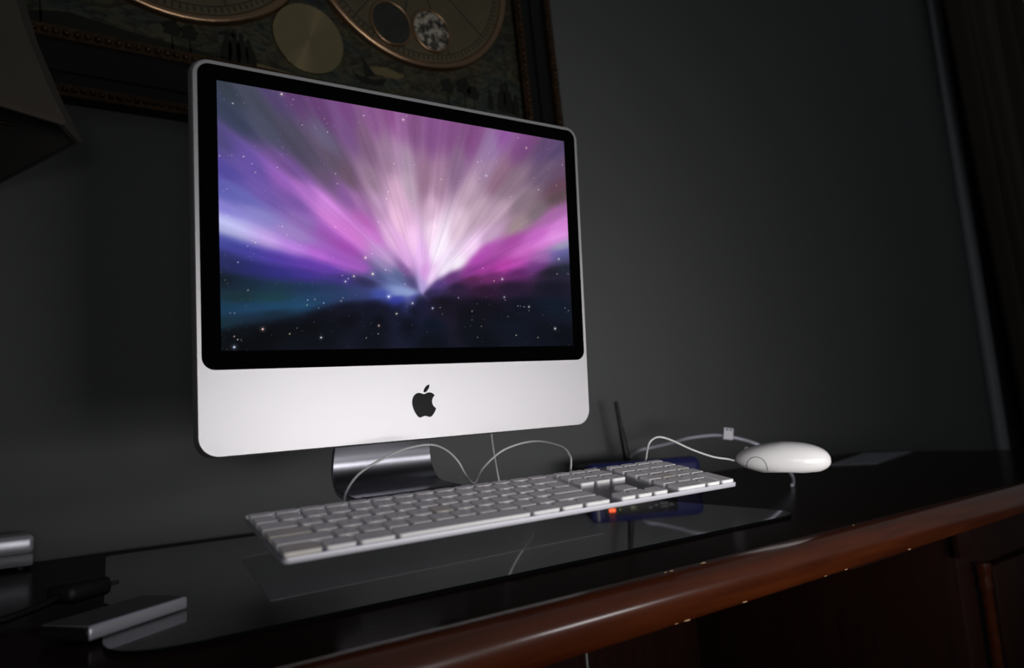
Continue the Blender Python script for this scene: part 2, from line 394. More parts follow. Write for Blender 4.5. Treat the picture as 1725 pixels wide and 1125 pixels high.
CTRL = (
    '11,986,343b48 36,872,363e54 9,766,4a4676 8,667,52489a 7,593,5a5aa8 6,520,8078c8 12,476,c0c0f0 82,961,444858 128,974,50426a 176,987,5c3d6c '
    '241,963,643f70 309,965,7a4a86 380,962,845488 435,976,804880 461,954,8c5a90 111,841,484c60 173,830,4c4a5c 221,761,504a5e 271,745,584c5e 189,776,4c465c '
    '255,833,665e7a 307,888,785488 359,846,806080 413,802,927490 450,810,a080a0 374,683,947890 304,698,6a5468 253,688,62506c 171,699,6c4e8c 139,652,9460b8 '
    '79,681,6450a0 64,718,6a54a8 202,616,b070c8 251,566,d088dc 302,617,84589a 267,515,d080d4 170,569,7a56a4 108,585,7058a8 48,575,6464b0 91,507,8a84c8 '
    '200,496,9070b8 337,595,a070a8 391,603,c098c0 447,640,d0a8c4 444,539,eec0e0 353,516,b060b0 453,938,9a6a9c 491,948,7c4e7e 550,933,84528a 612,978,845088 '
    '673,932,7e4a80 784,989,845090 852,955,7a4a80 948,964,604870 988,973,56466a 919,829,6a5670 984,841,644c68 737,898,8c709a 712,789,987c98 469,800,a48ca4 '
    '474,687,b8a0b4 525,725,9a7490 564,703,a07c98 628,803,8a6a8c 755,767,906c84 800,744,8a7284 844,689,8a7684 981,776,604050 965,721,5c4a50 889,633,7a6c74 '
    '817,561,9c888c 667,691,b498ac 686,604,c0a4b8 542,595,d0acc8 464,573,d4a8cc 621,536,dcc0d4 751,613,b498ac 937,621,a868a8 974,568,c87ac8 885,519,b860b8 '
    '792,478,a84ca4 957,515,d890dc 971,478,a0a4b8 985,447,6060a0 539,497,f4d8f0 557,425,fdf0ff 480,462,f0c4ec 660,435,f4d4f4 726,501,c0a0c0 442,430,e8b0e8 '
    '711,440,b050b0 11,449,b4bce4 46,439,c0b8ec 105,416,c4a4e4 167,392,b880dc 231,372,b868d4 281,350,a85cc8 332,333,a85cc0 5,405,4a4ea0 31,383,3e409a '
    '75,363,463e9c 135,348,4e389c 198,333,5c38a0 247,316,5c389c 5,346,2c3060 30,319,242a58 74,303,2a2a6c 134,292,302c78 197,286,3c2e84 279,276,3c3278 '
    '4,259,141c24 58,248,182a3a 134,237,1c3444 196,240,1e3450 262,243,26365a 43,193,1a2e34 118,196,1c3a40 14,153,1a3a54 57,155,204468 117,166,204a70 '
    '180,173,204868 228,200,223e60 278,213,2a3c62 330,226,343e6c 8,105,18303c 57,120,1c2c3e 117,136,182636 7,52,0a0c10 56,76,0c0e12 132,91,0c0c14 '
    '227,128,0e0e18 294,161,12121e 364,173,14162a 70,27,08090c 226,40,0c0f16 361,39,0e111a 348,269,2c2c50 384,293,4a5080 403,338,9484b4 420,284,6070a0 '
    '438,230,8ea0cc 394,223,3c4aa0 437,203,3040a0 299,410,a850b8 334,441,cc78cc 300,474,d078d4 249,458,a058b8 168,448,a084c8 386,402,c090cc 370,466,c878cc '
    '424,450,e8b8e4 404,377,b898c8 515,318,d89ce0 509,386,e8b8f0 459,370,e4b0ec 558,436,fcecff 575,340,f8ecff 616,366,fdf4ff 535,303,f0d0f4 506,256,b0a0d8 '
    '439,302,58648f 476,277,4c4674 458,331,7a5490 441,236,8c9cd0 467,226,a0b0d8 433,203,3434a0 475,210,3a3a88 680,389,b048b0 657,340,8c3890 700,349,a03c98 '
    '766,366,b840a8 811,382,b84cb0 836,433,c868c0 908,484,d47cd0 958,528,d48cd4 906,421,a868b0 955,444,6c60a4 979,427,46486c 880,375,6c387c 810,339,5c2460 '
    '720,315,6a2a64 656,293,50244c 594,307,603070 553,270,503878 533,235,2e2850 614,261,281c38 697,254,2c1830 785,270,24182e 927,353,1c1a26 977,369,1e2430 '
    '925,277,161624 571,191,14121e 493,188,14162a 695,183,100e18 828,186,0e121e 922,189,101826 529,93,0e1424 650,94,0c1018 780,95,0e1420 917,33,0c101a '
    '528,20,0c1018 690,18,0a0e16 965,32,0a0c14 430,150,10121e 480,160,101220 505,180,1a1834 540,190,17131f 440,175,1a1c38 400,165,10121c 360,165,0f101a '
    '580,190,18121f 460,100,0c0f19 380,110,0b0d15 300,120,0c0d14 200,90,090b0f 100,60,08090c 640,150,0f0e17 760,130,0e111b ')
STARS = [(0.0349, 0.9219, 1.2), (0.1481, 0.99, 1.6), (0.1759, 0.9771, 1), (0.1713, 0.9551, 0.7), (0.3564, 0.9597, 1.2), (0.4668, 0.9709, 1.6), (0.4773, 0.99, 1), (0.1964,
    0.8807, 1), (0.2594, 0.8681, 1), (0.2522, 0.9206, 0.7), (0.2295, 0.8761, 0.7), (0.0034, 0.7172, 1), (0.0302, 0.725, 0.6), (0.0566, 0.7252, 1.2), (0.0754, 0.7014, 1),
    (0.0829, 0.6707, 1), (0.1337, 0.6996, 0.9), (0.1479, 0.7808, 0.7), (0.1447, 0.7505, 0.6), (0.0185, 0.5954, 0.8), (0.2774, 0.702, 1), (0.2812, 0.6627, 1), (0.2483,
    0.7351, 0.6), (0.4369, 0.7756, 1.1), (0.418, 0.6526, 1.1), (0.4117, 0.6222, 1.2), (0.4826, 0.6235, 0.9), (0.4819, 0.7784, 0.7), (0.4955, 0.7824, 0.7), (0.4804,
    0.7518, 0.6), (0.3872, 0.5202, 1.1), (0.2729, 0.4855, 1.1), (0.0181, 0.4948, 0.7), (0.0796, 0.4033, 1.1), (0.0617, 0.3883, 1), (0.0724, 0.4091, 0.8), (0.1422, 0.4715,
    1), (0.1534, 0.4403, 0.8), (0.8315, 0.9785, 1.1), (0.8599, 0.9363, 1.4), (0.691, 0.835, 1.1), (0.7044, 0.8391, 0.9), (0.7179, 0.7763, 1.4), (0.6964, 0.759, 1.1),
    (0.628, 0.736, 0.7), (0.574, 0.7339, 1.1), (0.7548, 0.848, 0.8), (0.8823, 0.7959, 0.8), (0.8973, 0.7428, 1.3), (0.9645, 0.7741, 0.8), (0.9902, 0.8818, 1.2), (0.938,
    0.9451, 0.7), (0.7975, 0.6931, 0.9), (0.7539, 0.6861, 0.6), (0.9791, 0.6911, 0.7), (0.5504, 0.5225, 1.5), (0.5752, 0.532, 0.9), (0.5331, 0.4185, 1.1), (0.6037,
    0.4279, 1.2), (0.3497, 0.3699, 2.0), (0.368, 0.3882, 0.9), (0.3679, 0.3046, 2.1), (0.4031, 0.3239, 1.3), (0.4663, 0.3469, 0.9), (0.2952, 0.2694, 1.4), (0.3175,
    0.2919, 1.4), (0.3029, 0.2816, 1.3), (0.2874, 0.2934, 1), (0.4096, 0.2135, 2.4), (0.4563, 0.2678, 1), (0.534, 0.1687, 1.7), (0.5566, 0.1718, 1), (0.476, 0.188, 1.5),
    (0.4299, 0.1431, 1.5), (0.6135, 0.2166, 1.3), (0.6945, 0.3528, 1.2), (0.7573, 0.307, 1.8), (0.7299, 0.2974, 1.2), (0.7616, 0.225, 1.5), (0.7641, 0.2118, 1), (0.8449,
    0.1836, 1.5), (0.8444, 0.166, 0.9), (0.8068, 0.1865, 1.2), (0.8157, 0.1855, 0.9), (0.8277, 0.1831, 1.1), (0.6547, 0.159, 1.1), (0.6536, 0.1205, 0.9), (0.7716, 0.1365,
    1), (0.9352, 0.0825, 2.2), (0.7966, 0.0516, 1.3), (0.9752, 0.1816, 1.1), (0.9879, 0.1693, 1), (0.9607, 0.4161, 1.4), (0.9518, 0.344, 1.2), (0.9932, 0.3468, 1),
    (0.0919, 0.0789, 2.0), (0.2297, 0.0462, 1.5), (0.1541, 0.0613, 1.2), (0.0279, 0.0131, 2.2), (0.0283, 0.0523, 1.2), (0.0358, 0.0406, 1.1), (0.0428, 0.0405, 0.6),
    (0.1717, 0.0835, 0.8), (0.3801, 0.0934, 1.4), (0.3779, 0.0602, 1), (0.3457, 0.044, 1), (0.2384, 0.1815, 1.2), (0.217, 0.1945, 1), (0.1992, 0.1916, 1), (0.1975,
    0.1723, 1), (0.2258, 0.1618, 0.9), (0.2826, 0.1911, 1.2), (0.2873, 0.204, 0.9), (0.0604, 0.2233, 1), (0.0397, 0.3256, 1.2), (0.0205, 0.1373, 0.8), (0.0299, 0.1374,
    0.8), (0.872, 0.0403, 1.2), (0.669, 0.0435, 1), (0.6825, 0.0924, 1), (0.5629, 0.1444, 0.8)]


def screen_mesh(nx=560, ny=350):
    W, H = 0.4334, 0.2709
    I = wallpaper(nx, ny, CTRL, STARS)
    x = np.linspace(-W / 2, W / 2, nx); z = np.linspace(-H / 2, H / 2, ny)
    X, Z = np.meshgrid(x, z)
    co = np.stack([X, np.full_like(X, -0.0008), Z], -1).reshape(-1, 3) - np.array(BASE)
    i = np.arange((nx - 1) * (ny - 1)); a = (i // (nx - 1)) * nx + i % (nx - 1)
    q = np.stack([a, a + 1, a + nx + 1, a + nx], -1)
    me = bpy.data.meshes.new('screen')
    me.vertices.add(len(co)); me.vertices.foreach_set('co', co.ravel())
    me.loops.add(q.size); me.loops.foreach_set('vertex_index', q.ravel().astype(np.int32))
    me.polygons.add(len(q)); me.polygons.foreach_set('loop_start', (np.arange(len(q)) * 4).astype(np.int32))
    me.update(calc_edges=True)
    lin = np.where(I <= 0.04045, I / 12.92, ((I + 0.055) / 1.055) ** 2.4).reshape(-1, 3)
    at = me.color_attributes.new('picture', 'FLOAT_COLOR', 'POINT')
    at.data.foreach_set('color', np.concatenate([lin, np.ones((len(lin), 1))], 1).ravel().astype(np.float32))
    return me
M_SCREEN = mat('lit_screen', (0.001, 0.001, 0.001), 0.06, spec=0.2)
_nt = M_SCREEN.node_tree; _a = _nt.nodes.new('ShaderNodeAttribute'); _a.attribute_name = 'picture'
_nt.links.new(_a.outputs['Color'], _nt.nodes['Principled BSDF'].inputs['Emission Color']); _nt.nodes['Principled BSDF'].inputs['Emission Strength'].default_value = 1.0
tag(obj('screen', screen_mesh(), M_SCREEN, gpan), 'lit screen showing a purple light burst among stars')

# black fruit-shaped logo on the chin: body and leaf
LOGO_BODY = [(0.1, -187.97), (-2.83, -186.94), (-5.77, -186.2), (-8.74, -186.66), (-11.41, -188.31), (-13.33, -190.89), (-14.35, -193.8), (-14.65, -196.74), (-14.32, -200.31), (-13.4, -203.62), (-11.78, -207.26), (-9.94, -210.34), (-7.75, -213.03), (-6.15, -213.96), (-4.51, -214.07), (-2.17, -213.21), (0.49, -212.61), (2.8, -212.93), (5.09, -213.86), (7.08, -214.23), (8.76, -213.8), (10.84, -211.95), (12.61, -209.66), (14.05, -207.34), (15.17, -204.69), (13.2, -203.37), (11.26, -201.15), (10.23, -198.39), (10.27, -195.68), (11.26, -192.73), (12.67, -190.99), (13.92, -190.02), (12.11, -188.07), (9.81, -186.75), (7.15, -186.27), (4.47, -186.5), (2.44, -187.49)]
LOGO_LEAF = [(0.18, -185.88), (0.11, -184.08), (1.34, -181.44), (3.43, -179.01), (5.81, -177.61), (7.35, -177.49), (7.42, -179.3), (6.31, -181.96), (4.21, -184.57), (2.17, -185.79)]
lg = poly_prism([(p[0] / 1000, p[1] / 1000) for p in LOGO_BODY], 0.0004, -0.0003)
lo = obj('logo', C(lg), M_LOGO, body); tag(lo, 'black fruit-shaped logo with a bite on its right side')
obj('logo_leaf', C(poly_prism([tuple(np.array(p) / 1000) for p in catmull(LOGO_LEAF, 5, True)], 0.0004, -0.0003)), M_LOGO, body)

# bent sheet stand: the arm comes down behind the chin and turns forward into the foot
mid = []
for k in range(6): mid.append((0.1015 + 0.0046 * k, -0.180 - 0.0160 * k))
cy_, cz_, rr_ = 0.0925, -0.2715, 0.0330
for a in range(14, -91, -8): mid.append((cy_ + rr_ * math.cos(math.radians(a)), cz_ + rr_ * math.sin(math.radians(a))))
mid += [(0.075, -0.3047), (0.044, -0.3052), (0.040, -0.3056)]
rings = []
for i, (y, z) in enumerate(mid):
    TH = 0.0034 if i < len(mid) - 1 else 0.0010
    y0, z0 = mid[max(i - 1, 0)]; y1, z1 = mid[min(i + 1, len(mid) - 1)]
    t = Vector((y1 - y0, z1 - z0)).normalized(); n = Vector((t.y, -t.x))
    hw = 0.0640 + 0.0045 * min(1.0, max(0.0, (-0.24 - z) / 0.06))
    e = 0.0008
    rings.append([(-hw, y + n.x * (TH - e), z + n.y * (TH - e)), (-hw + e, y + n.x * TH, z + n.y * TH), (hw - e, y + n.x * TH, z + n.y * TH), (hw, y + n.x * (TH - e), z + n.y * (TH - e)),
                  (hw, y - n.x * (TH - e), z - n.y * (TH - e)), (hw - e, y - n.x * TH, z - n.y * TH), (-hw + e, y - n.x * TH, z - n.y * TH), (-hw, y - n.x * (TH - e), z - n.y * (TH - e))])
tag(obj('stand', C(loft(rings, True, True, 40)), M_ALU2, comp), 'bent aluminium sheet stand')
obj('hinge', C(box(-0.04, 0.04, 0.050, 0.150, -0.19, -0.13, 0.006)), M_BLACKP, comp)
MI = MR.inverted()
def to_comp(P): return [MI @ (Vector(p) + LIFT - (MC + MR @ BASE)) for p in P]
obj('power_cable', tube(to_comp([(0.570, 0.800, 0.160), (0.5683, 0.7971, 0.1155), (0.5642, 0.7902, 0.0999), (0.5614, 0.7830, 0.0805), (0.5580, 0.7720, 0.052), (0.5680, 0.7780, 0.034), (0.61, 0.81, 0.018), (0.68, 0.86, 0.0)]), 0.0014), M_CABLE, comp)

# ------------------------------------------------------------------ keyboard
KV = Vector((0.180652, -0.032542, -0.088417)); KC = Vector((0.387911, 0.511532, 0.055165)) + LIFT
KR = Matrix.Rotation(KV.length, 3, KV.normalized())
KW, KD = 0.430, 0.114
kb = tag(empty('keyboard', KC + KR @ Vector((0, 0, -0.0045)), KR), 'thin full-size aluminium keyboard with white keys hovering over the desk', 'keyboard')
KOFF = Vector((-KW / 2, -KD / 2, 0.0045))
def K(me):
    me.transform(Matrix.Translation(KOFF)); return me
kpl = obj('plate', K(zprism(rrect(0, KW, 0, KD, 0.0045, 5), -0.0040, 0.0, 0.0004)), M_ALUK, kb); kpl.data.materials.append(M_ALUKS)
for pg in kpl.data.polygons:
    if pg.normal.z < 0.6: pg.material_index = 1
obj('underside', K(zprism(rrect(0.006, KW - 0.006, 0.010, KD - 0.001, 0.004, 5), -0.0055, -0.0040)), M_WHITEP, kb)
tb = tube([(0.012, KD - 0.008, -0.0085), (KW - 0.012, KD - 0.008, -0.0085)], 0.0055, 16, 1, False); obj('rear_foot', K(tb), M_SILVERLO, kb)
U = 0.01905; GAP = 0.0036; E_ = 0.0101; B0 = (KW - 21.5 * U + GAP - 2 * E_) / 2
N0 = B0 + 14.5 * U + E_; P0 = N0 + 3 * U + E_; BF = 0.0030
KEYMESH = {}
def key_mesh(w, d):
    k = (round(w, 5), round(d, 5))
    if k not in KEYMESH:
        h = 0.0026; e = 0.0004; hw, hd = w / 2, d / 2
        def ring(i, z): return rrect(-hw + i, hw - i, -hd + i, hd - i, max(0.0011 - i, 0.0004), 1)
        KEYMESH[k] = loft([[(x, y, 0.0) for x, y in ring(0, 0)], [(x, y, h - e) for x, y in ring(0, 0)], [(x, y, h) for x, y in ring(e, 0)]], True, False)
    return KEYMESH[k]
legend_jobs = []
def key(x, y, w, d, text='', small=False, worn=False):
    """x, y: near left corner on the plate"""
    me = key_mesh(w, d)
    if worn: me = me.copy(); me.materials.clear()
    o = obj('key', me, M_KEYOLD if worn else M_KEY, kb)
    o.location = KOFF + Vector((x + w / 2, y + d / 2, 0.0))
    if text: legend_jobs.append((o, text, 0.0024 if (small or len(text) > 1) else 0.0046, w, d))
    return o
KD1 = U - GAP
rows = [
 [('control', 1.5), ('option', 1.25), ('command', 1.5), ('', 6.0), ('command', 1.5), ('option', 1.25), ('control', 1.5)],
 [('shift', 2.25)] + [(c, 1) for c in 'ZXCVBNM,./'] + [('shift', 2.25)],
 [('caps lock', 1.75)] + [(c, 1) for c in "ASDFGHJKL;'"] + [('return', 1.75)],
 [('tab', 1.5)] + [(c, 1) for c in 'QWERTYUIOP[]\\'],
 [(c, 1) for c in '`1234567890-='] + [('delete', 1.5)],
]
for r, row in enumerate(rows):
    x = B0
    for (t, w) in row:
        key(x, BF + r * U, w * U - GAP, KD1, t, worn=(t == 'caps lock' or t == 'H' or (t == 'control' and x < 0.1)))
        x += w * U
FN = ['esc'] + ['F%d' % i for i in range(1, 13)] + ['eject']
fw = (14.5 * U) / 14; FD = 0.0085
for i, t in enumerate(FN): key(B0 + i * fw, BF + 5 * U, fw - GAP, FD, t, True)
for i in range(3): key(N0 + i * U, BF + 5 * U, KD1, FD, 'F%d' % (13 + i), True)
for i in range(4): key(P0 + i * U, BF + 5 * U, KD1, FD, 'F%d' % (16 + i), True)
for r, row in ((4, ('fn', 'home', 'pgup')), (3, ('del', 'end', 'pgdn'))):
    for i, t in enumerate(row): key(N0 + i * U, BF + r * U, KD1, KD1, t, True)
key(N0 + U, BF + U, KD1, KD1, '^')
for i, t in enumerate('<v>'): key(N0 + i * U, BF, KD1, KD1, t)
for r, row in ((4, ('clear', '=', '/', '*')), (3, '789-'), (2, '456+'), (1, '123')):
    for i, t in enumerate(row): key(P0 + i * U, BF + r * U, KD1, KD1, t, worn=(t == '5'))
key(P0, BF, 2 * U - GAP, KD1, '0'); key(P0 + 2 * U, BF, KD1, KD1, '.'); key(P0 + 3 * U, BF, KD1, 2 * U - GAP, 'enter')
# key legends: flat print on the key tops
fonts = {}
for (_, t, s, _, _) in legend_jobs:
    if (t, s) not in fonts:
        cu = bpy.data.curves.new('legend', 'FONT'); cu.body = t; cu.size = s; cu.align_x = 'CENTER'; cu.align_y = 'CENTER'; cu.resolution_u = 1
        fo = bpy.data.objects.new('legend', cu); COL.objects.link(fo); fonts[(t, s)] = fo
bpy.context.view_layer.update(); dg = bpy.context.evaluated_depsgraph_get()
lm = {}
for k, fo in fonts.items():
    me = bpy.data.meshes.new_from_object(fo.evaluated_get(dg)); me.materials.clear(); me.materials.append(M_LEGEND); lm[k] = me
for fo in fonts.values():
    cu = fo.data; bpy.data.objects.remove(fo); bpy.data.curves.remove(cu)
for (ko, t, s, w, d) in legend_jobs:
    o = bpy.data.objects.new('legend', lm[(t, s)]); link(o, ko)
    o.location = (0, 0, 0.00266) if len(t) == 1 else ((-w / 2 + 0.006 if w > 0.02 else 0), -d * 0.18 if d > 0.01 else 0, 0.00266)
KI = KR.inverted()
def to_kb(P): return [KI @ (Vector(p) + LIFT - (KC + KR @ Vector((0, 0, -0.0045)))) for p in P]
KBC = [(0.4965, 0.5611, 0.0685), (0.503, 0.5676, 0.0758), (0.5085, 0.5748, 0.0828), (0.5141, 0.5943, 0.0927), (0.5071, 0.6303, 0.0998), (0.4813, 0.6514, 0.0929), (0.4521, 0.6514, 0.0758), (0.4336, 0.6427, 0.0613), (0.4231, 0.6428, 0.0702), (0.4153, 0.6462, 0.086), (0.4068, 0.6569, 0.0984), (0.3937, 0.666, 0.1038), (0.3633, 0.6645, 0.1008), (0.3327, 0.6577, 0.0922), (0.3058, 0.6485, 0.0813), (0.2865, 0.6337, 0.0685), (0.2766, 0.6177, 0.0578)]
obj('cable', tube(to_kb([(0.4955, 0.5530, 0.0640)] + KBC + [(0.2790, 0.6060, 0.0500), (0.2860, 0.5950, 0.0470)]), 0.00115), M_CABLE, kb)

# ------------------------------------------------------------------ mouse
mdir = Vector((-0.500, 0.860, 0.05)).normalized(); mx_ = mdir.cross(Vector((0, 0, 1))).normalized(); mz_ = mx_.cross(mdir).normalized()
MOR = Matrix((mx_, mdir, mz_)).transposed(); MOC_ = Vector((0.828, 0.535, 0.0545)) + LIFT
mo = tag(empty('mouse', MOC_ + MOR @ Vector((0, 0, -0.014)), MOR), 'glossy white wired mouse hovering to the right of the keyboard', 'mouse')
MN = 2.35
def mouse_dims(y):
    t = y / 0.0565
    a = 0.0310 * (1 - 0.10 * max(t, 0) ** 2); top = 0.0240 * (1 - 0.22 * max(t, 0) - 0.04 * max(-t, 0)); bot = 0.0185 * (1 - 0.30 * max(t, 0))
    return a, top, bot
def mouse_pt(d, k=1.0):
    s = (abs(d.x) ** MN + abs(d.y) ** MN + abs(d.z) ** MN) ** (-1 / MN)
    y = 0.0565 * d.y * s; a, top, bot = mouse_dims(y)
    z = d.z * s * (top if d.z > 0 else bot)
    return Vector((a * d.x * s, y, max(z, -0.0135))) * k + Vector((0, 0, 0.014))
def mouse_side(y, z, sx, off=0.0):
    a, top, bot = mouse_dims(y); c = top if z > 0 else bot
    q = 1 - abs(y / 0.0565) ** MN - abs(z / c) ** MN
    x = a * max(q, 0.0) ** (1 / MN)
    return Vector((sx * (x + off), y, z + 0.014))
rings = []
for i in range(1, 32):
    ph = math.pi * i / 32 ; rings.append([mouse_pt(Vector((math.sin(ph) * math.cos(2 * math.pi * j / 48), -math.cos(ph), math.sin(ph) * math.sin(2 * math.pi * j / 48)))) for j in range(48)])
sh = obj('shell', loft(rings, True, True, 60), M_MOUSE, mo)
for sx in (-1, 1):
    path = []
    for k in range(25):
        a = math.pi * k / 24
        path.append(mouse_side(0.0290 + 0.0125 * math.cos(a), -0.0110 + 0.0165 * math.sin(a) ** 0.8, sx, 0.0001))
    obj('side_button_seam', tube(path, 0.00035, 6, 1, False), M_SEAM, mo)
    bpth = [Vector((p.x + sx * 0.00005, p.y, p.z)) for p in path]
    cpt = mouse_side(0.0290, -0.0080, sx, 0.0003)
    V = [cpt] + bpth; F = [(0, i, i + 1) for i in range(1, len(bpth))]
    obj('side_button', mesh(V, F, True), M_MOUSE, mo)
ball = bmesh.new(); bmesh.ops.create_uvsphere(ball, u_segments=16, v_segments=10, radius=0.0035)
bp_ = mouse_pt(Vector((0, 0.70, 0.70)).normalized()); ba = bmesh_mesh(ball, True); ba.transform(Matrix.Translation(bp_ - Vector((0, 0, 0.0012)))); obj('scroll_ball', ba, M_WHITEP, mo)
bs = [(x, y) for (x, y) in rrect(-0.016, 0.016, -0.034, 0.030, 0.014, 6)]
obj('base', zprism(bs, 0.0000, 0.0008), M_WHITEP, mo)
MOI = MOR.inverted(); MOBASE = MOC_ + MOR @ Vector((0, 0, -0.014))
MOC = [(0.5944, 0.5492, 0.0694), (0.606, 0.5579, 0.0776), (0.6186, 0.5657, 0.0868), (0.6254, 0.5659, 0.0924), (0.6394, 0.5674, 0.095), (0.6582, 0.5664, 0.0905), (0.6938, 0.5668, 0.0774), (0.722, 0.5596, 0.0669), (0.743, 0.5543, 0.0625), (0.7645, 0.5471, 0.0602)]
tip = MOBASE + MOR @ Vector((0, 0.050, 0.013))
obj('cable', tube([MOI @ (Vector(p) + LIFT - MOBASE) for p in [(0.5915, 0.5440, 0.0640)] + MOC[:-1] + [tuple(tip - LIFT + Vector((-0.008, 0.004, 0.001))), tuple(tip - LIFT)]], 0.00125), M_CABLE, mo)

# ------------------------------------------------------------------ router behind the keyboard
ENLARGE = 1.2  # router, desk things, lamp, picture and curtain enlarged with the room
ra = math.radians(-25.7)
ro = tag(empty('router', (0.826, 0.890, 0.0), Matrix.Rotation(ra, 3, 'Z')), 'blue and black network router with one aerial near the wall', 'router')
L_, DP, HT = 0.197, 0.118, 0.052
def rbox(*a, **k): return box(*a, **k)
obj('body', rbox(0.004, L_ - 0.004, 0.026, DP, 0.004, HT - 0.006, 0.004), M_DARKP, ro)
# front shell: blue, rounded, curving down at its upper edge
prof = [(0.000, 0.006), (0.000, 0.040), (0.002, 0.046), (0.007, 0.0505), (0.016, HT), (0.030, HT - 0.001), (0.032, HT - 0.004), (0.032, 0.006), (0.028, 0.003), (0.003, 0.003)]
xs = [(0.0, 0.82), (0.003, 0.94), (0.009, 1.0), (L_ - 0.009, 1.0), (L_ - 0.003, 0.94), (L_, 0.82)]
fs = obj('front_shell', loft([[(x, 0.016 + (y - 0.016) * k, 0.027 + (z - 0.027) * k) for (y, z) in prof] for x, k in xs], True, True, 30), M_BLUE, ro)
pn = obj('front_panel', rbox(0.022, 0.150, -0.0016, 0.0030, 0.010, 0.040, 0.0012), M_BLACKP, ro)
obj('corner_trim', rbox(0.0085, 0.0135, -0.0012, 0.0030, 0.004, 0.046, 0.001), M_SILVERLO, ro)
for (x, z, w, h, mm, nm) in ((0.0290, 0.0275, 0.0110, 0.0055, M_LEDR, 'led'), (0.0470, 0.0280, 0.0022, 0.0035, M_LEDG, 'led'), (0.0660, 0.0255, 0.0110, 0.0070, M_LEDD, 'led')):
    obj(nm, rbox(x, x + w, -0.0024, -0.0010, z, z + h, 0.0004), mm, pn)
for (x, z, w) in ((0.098, 0.030, 0.006), (0.108, 0.027, 0.006), (0.120, 0.030, 0.012), (0.118, 0.025, 0.014), (0.134, 0.028, 0.008)):
    obj('panel_mark', rbox(x, x + w, -0.0019, -0.0010, z, z + 0.0016), M_SILVERLO, pn)
for x in (0.018, L_ - 0.018):
    for y in (0.015, DP - 0.015):
        ft = lathe([(0.006, 0.0), (0.007, 0.004)], 12); ft.transform(Matrix.Translation((x, y, 0))); obj('foot', ft, M_BLACKP, ro)
RI = Matrix.Rotation(-ra, 3, 'Z')
def to_ro(p): return RI @ (Vector(p) - Vector((0.826, 0.890, 0.0)))
a0 = to_ro((0.9860, 0.9545, 0.036)); a1 = to_ro((0.9665, 0.9545, 0.1560))
an = obj('antenna', tube([a0 + (a1 - a0) * t for t in (0, 0.02, 0.10, 0.11, 0.56, 0.60, 0.96, 1.0)], 0.005, 14, 1, False, radii=[0.0050, 0.0064, 0.0064, 0.0062, 0.0050, 0.0040, 0.0036, 0.0022]), M_BLACKP, ro)
jt = lathe([(0.0062, -0.010), (0.0062, 0.006)], 14); jt.transform(Matrix.Translation(a0)); obj('antenna_joint', jt, M_DARKP, an)

# pale network cable with a paper flag
nc = tag(empty('network_cable', (0.985, 0.985, 0.03)), 'pale network cable with a white paper flag arching behind the mouse', 'cable')
def to_nc(p): return Vector(p) - Vector((0.985, 0.985, 0.03))
NET = [(0.992, 0.965, 0.034), (0.985, 0.945, 0.056)] + [(0.9752, 0.9126, 0.0655), (0.986, 0.8908, 0.0696), (0.9953, 0.8572, 0.0754), (0.9997, 0.8272, 0.0814), (1.0118, 0.8047, 0.084), (1.0236, 0.7828, 0.0846), (1.0312, 0.7647, 0.0815), (1.0513, 0.7504, 0.075), (1.0602, 0.7322, 0.067), (1.0826, 0.7173, 0.0525), (1.0901, 0.7032, 0.0275)][:-1] + [(1.0950, 0.7020, 0.030), (1.0880, 0.6880, 0.010), (1.0600, 0.6700, 0.0034), (1.0250, 0.6500, 0.0032)]
obj('cord', tube([to_nc(p) for p in NET], 0.0026, 12), M_CABLE2, nc)
obj('plug', box(-0.006, 0.014, -0.028, -0.008, 0.000, 0.012, 0.002), M_CABLE2, nc)
tc_ = to_nc((1.0313, 0.7640, 0.0800)); tx = CAM_RIGHT.copy(); tx.z = -0.18; tx.normalize()
fl_n = Vector((0, 0, 1)).cross(tx).normalized(); fl_u = tx.cross(fl_n).normalized() * -1
if fl_u.z < 0: fl_u = -fl_u
def flag(u0, u1, v0, v1, n0, n1):
    V = [tc_ + tx * u + fl_u * v + fl_n * n for n in (n0, n1) for (u, v) in ((u0, v0), (u1, v0), (u1, v1), (u0, v1))]
    return mesh(V, [(0, 1, 2, 3), (4, 5, 6, 7), (0, 1, 5, 4), (1, 2, 6, 5), (2, 3, 7, 6), (3, 0, 4, 7)])
fg = obj('paper_flag', flag(-0.0078, 0.0078, -0.0035, 0.0155, -0.0034, 0.0034), mat('flag_paper', (0.66, 0.65, 0.70), 0.7), nc)
for (u0, u1) in ((-0.005, -0.0005), (0.0015, 0.0055)):
    obj('flag_print', flag(u0, u1, 0.0115, 0.0138, -0.0037, 0.0037), M_TAGMARK, fg)

# ------------------------------------------------------------------ loose things on the desk
pv = [(1.895, 0.860), (1.495, 0.752), (1.455, 0.835), (1.860, 0.965)]
tag(obj('paper_sheet', loft([[(x, y, 0.0004) for x, y in pv], [(x, y, 0.0016) for x, y in pv]], True, False), M_PAPER), 'pale folded paper lying flat at the far right desk end', 'paper')

db = tag(empty('external_drive', (-0.03, 0.98, 0.0)), 'grey rounded box-shaped drive at the left edge of the desk', 'drive')
obj('case', box(-0.11, 0.100, -0.026, 0.028, 0.016, 0.036, 0.005, 3), M_SILVER, db)
obj('lower_case', box(-0.11, 0.100, -0.026, 0.028, 0.003, 0.0165, 0.003, 2), M_SILVERLO, db)
for x in (-0.10, 0.088):
    ft = lathe([(0.006, 0.0), (0.006, 0.0035)], 12); ft.transform(Matrix.Translation((x, -0.014, 0))); obj('foot', ft, M_BLACKP, db)

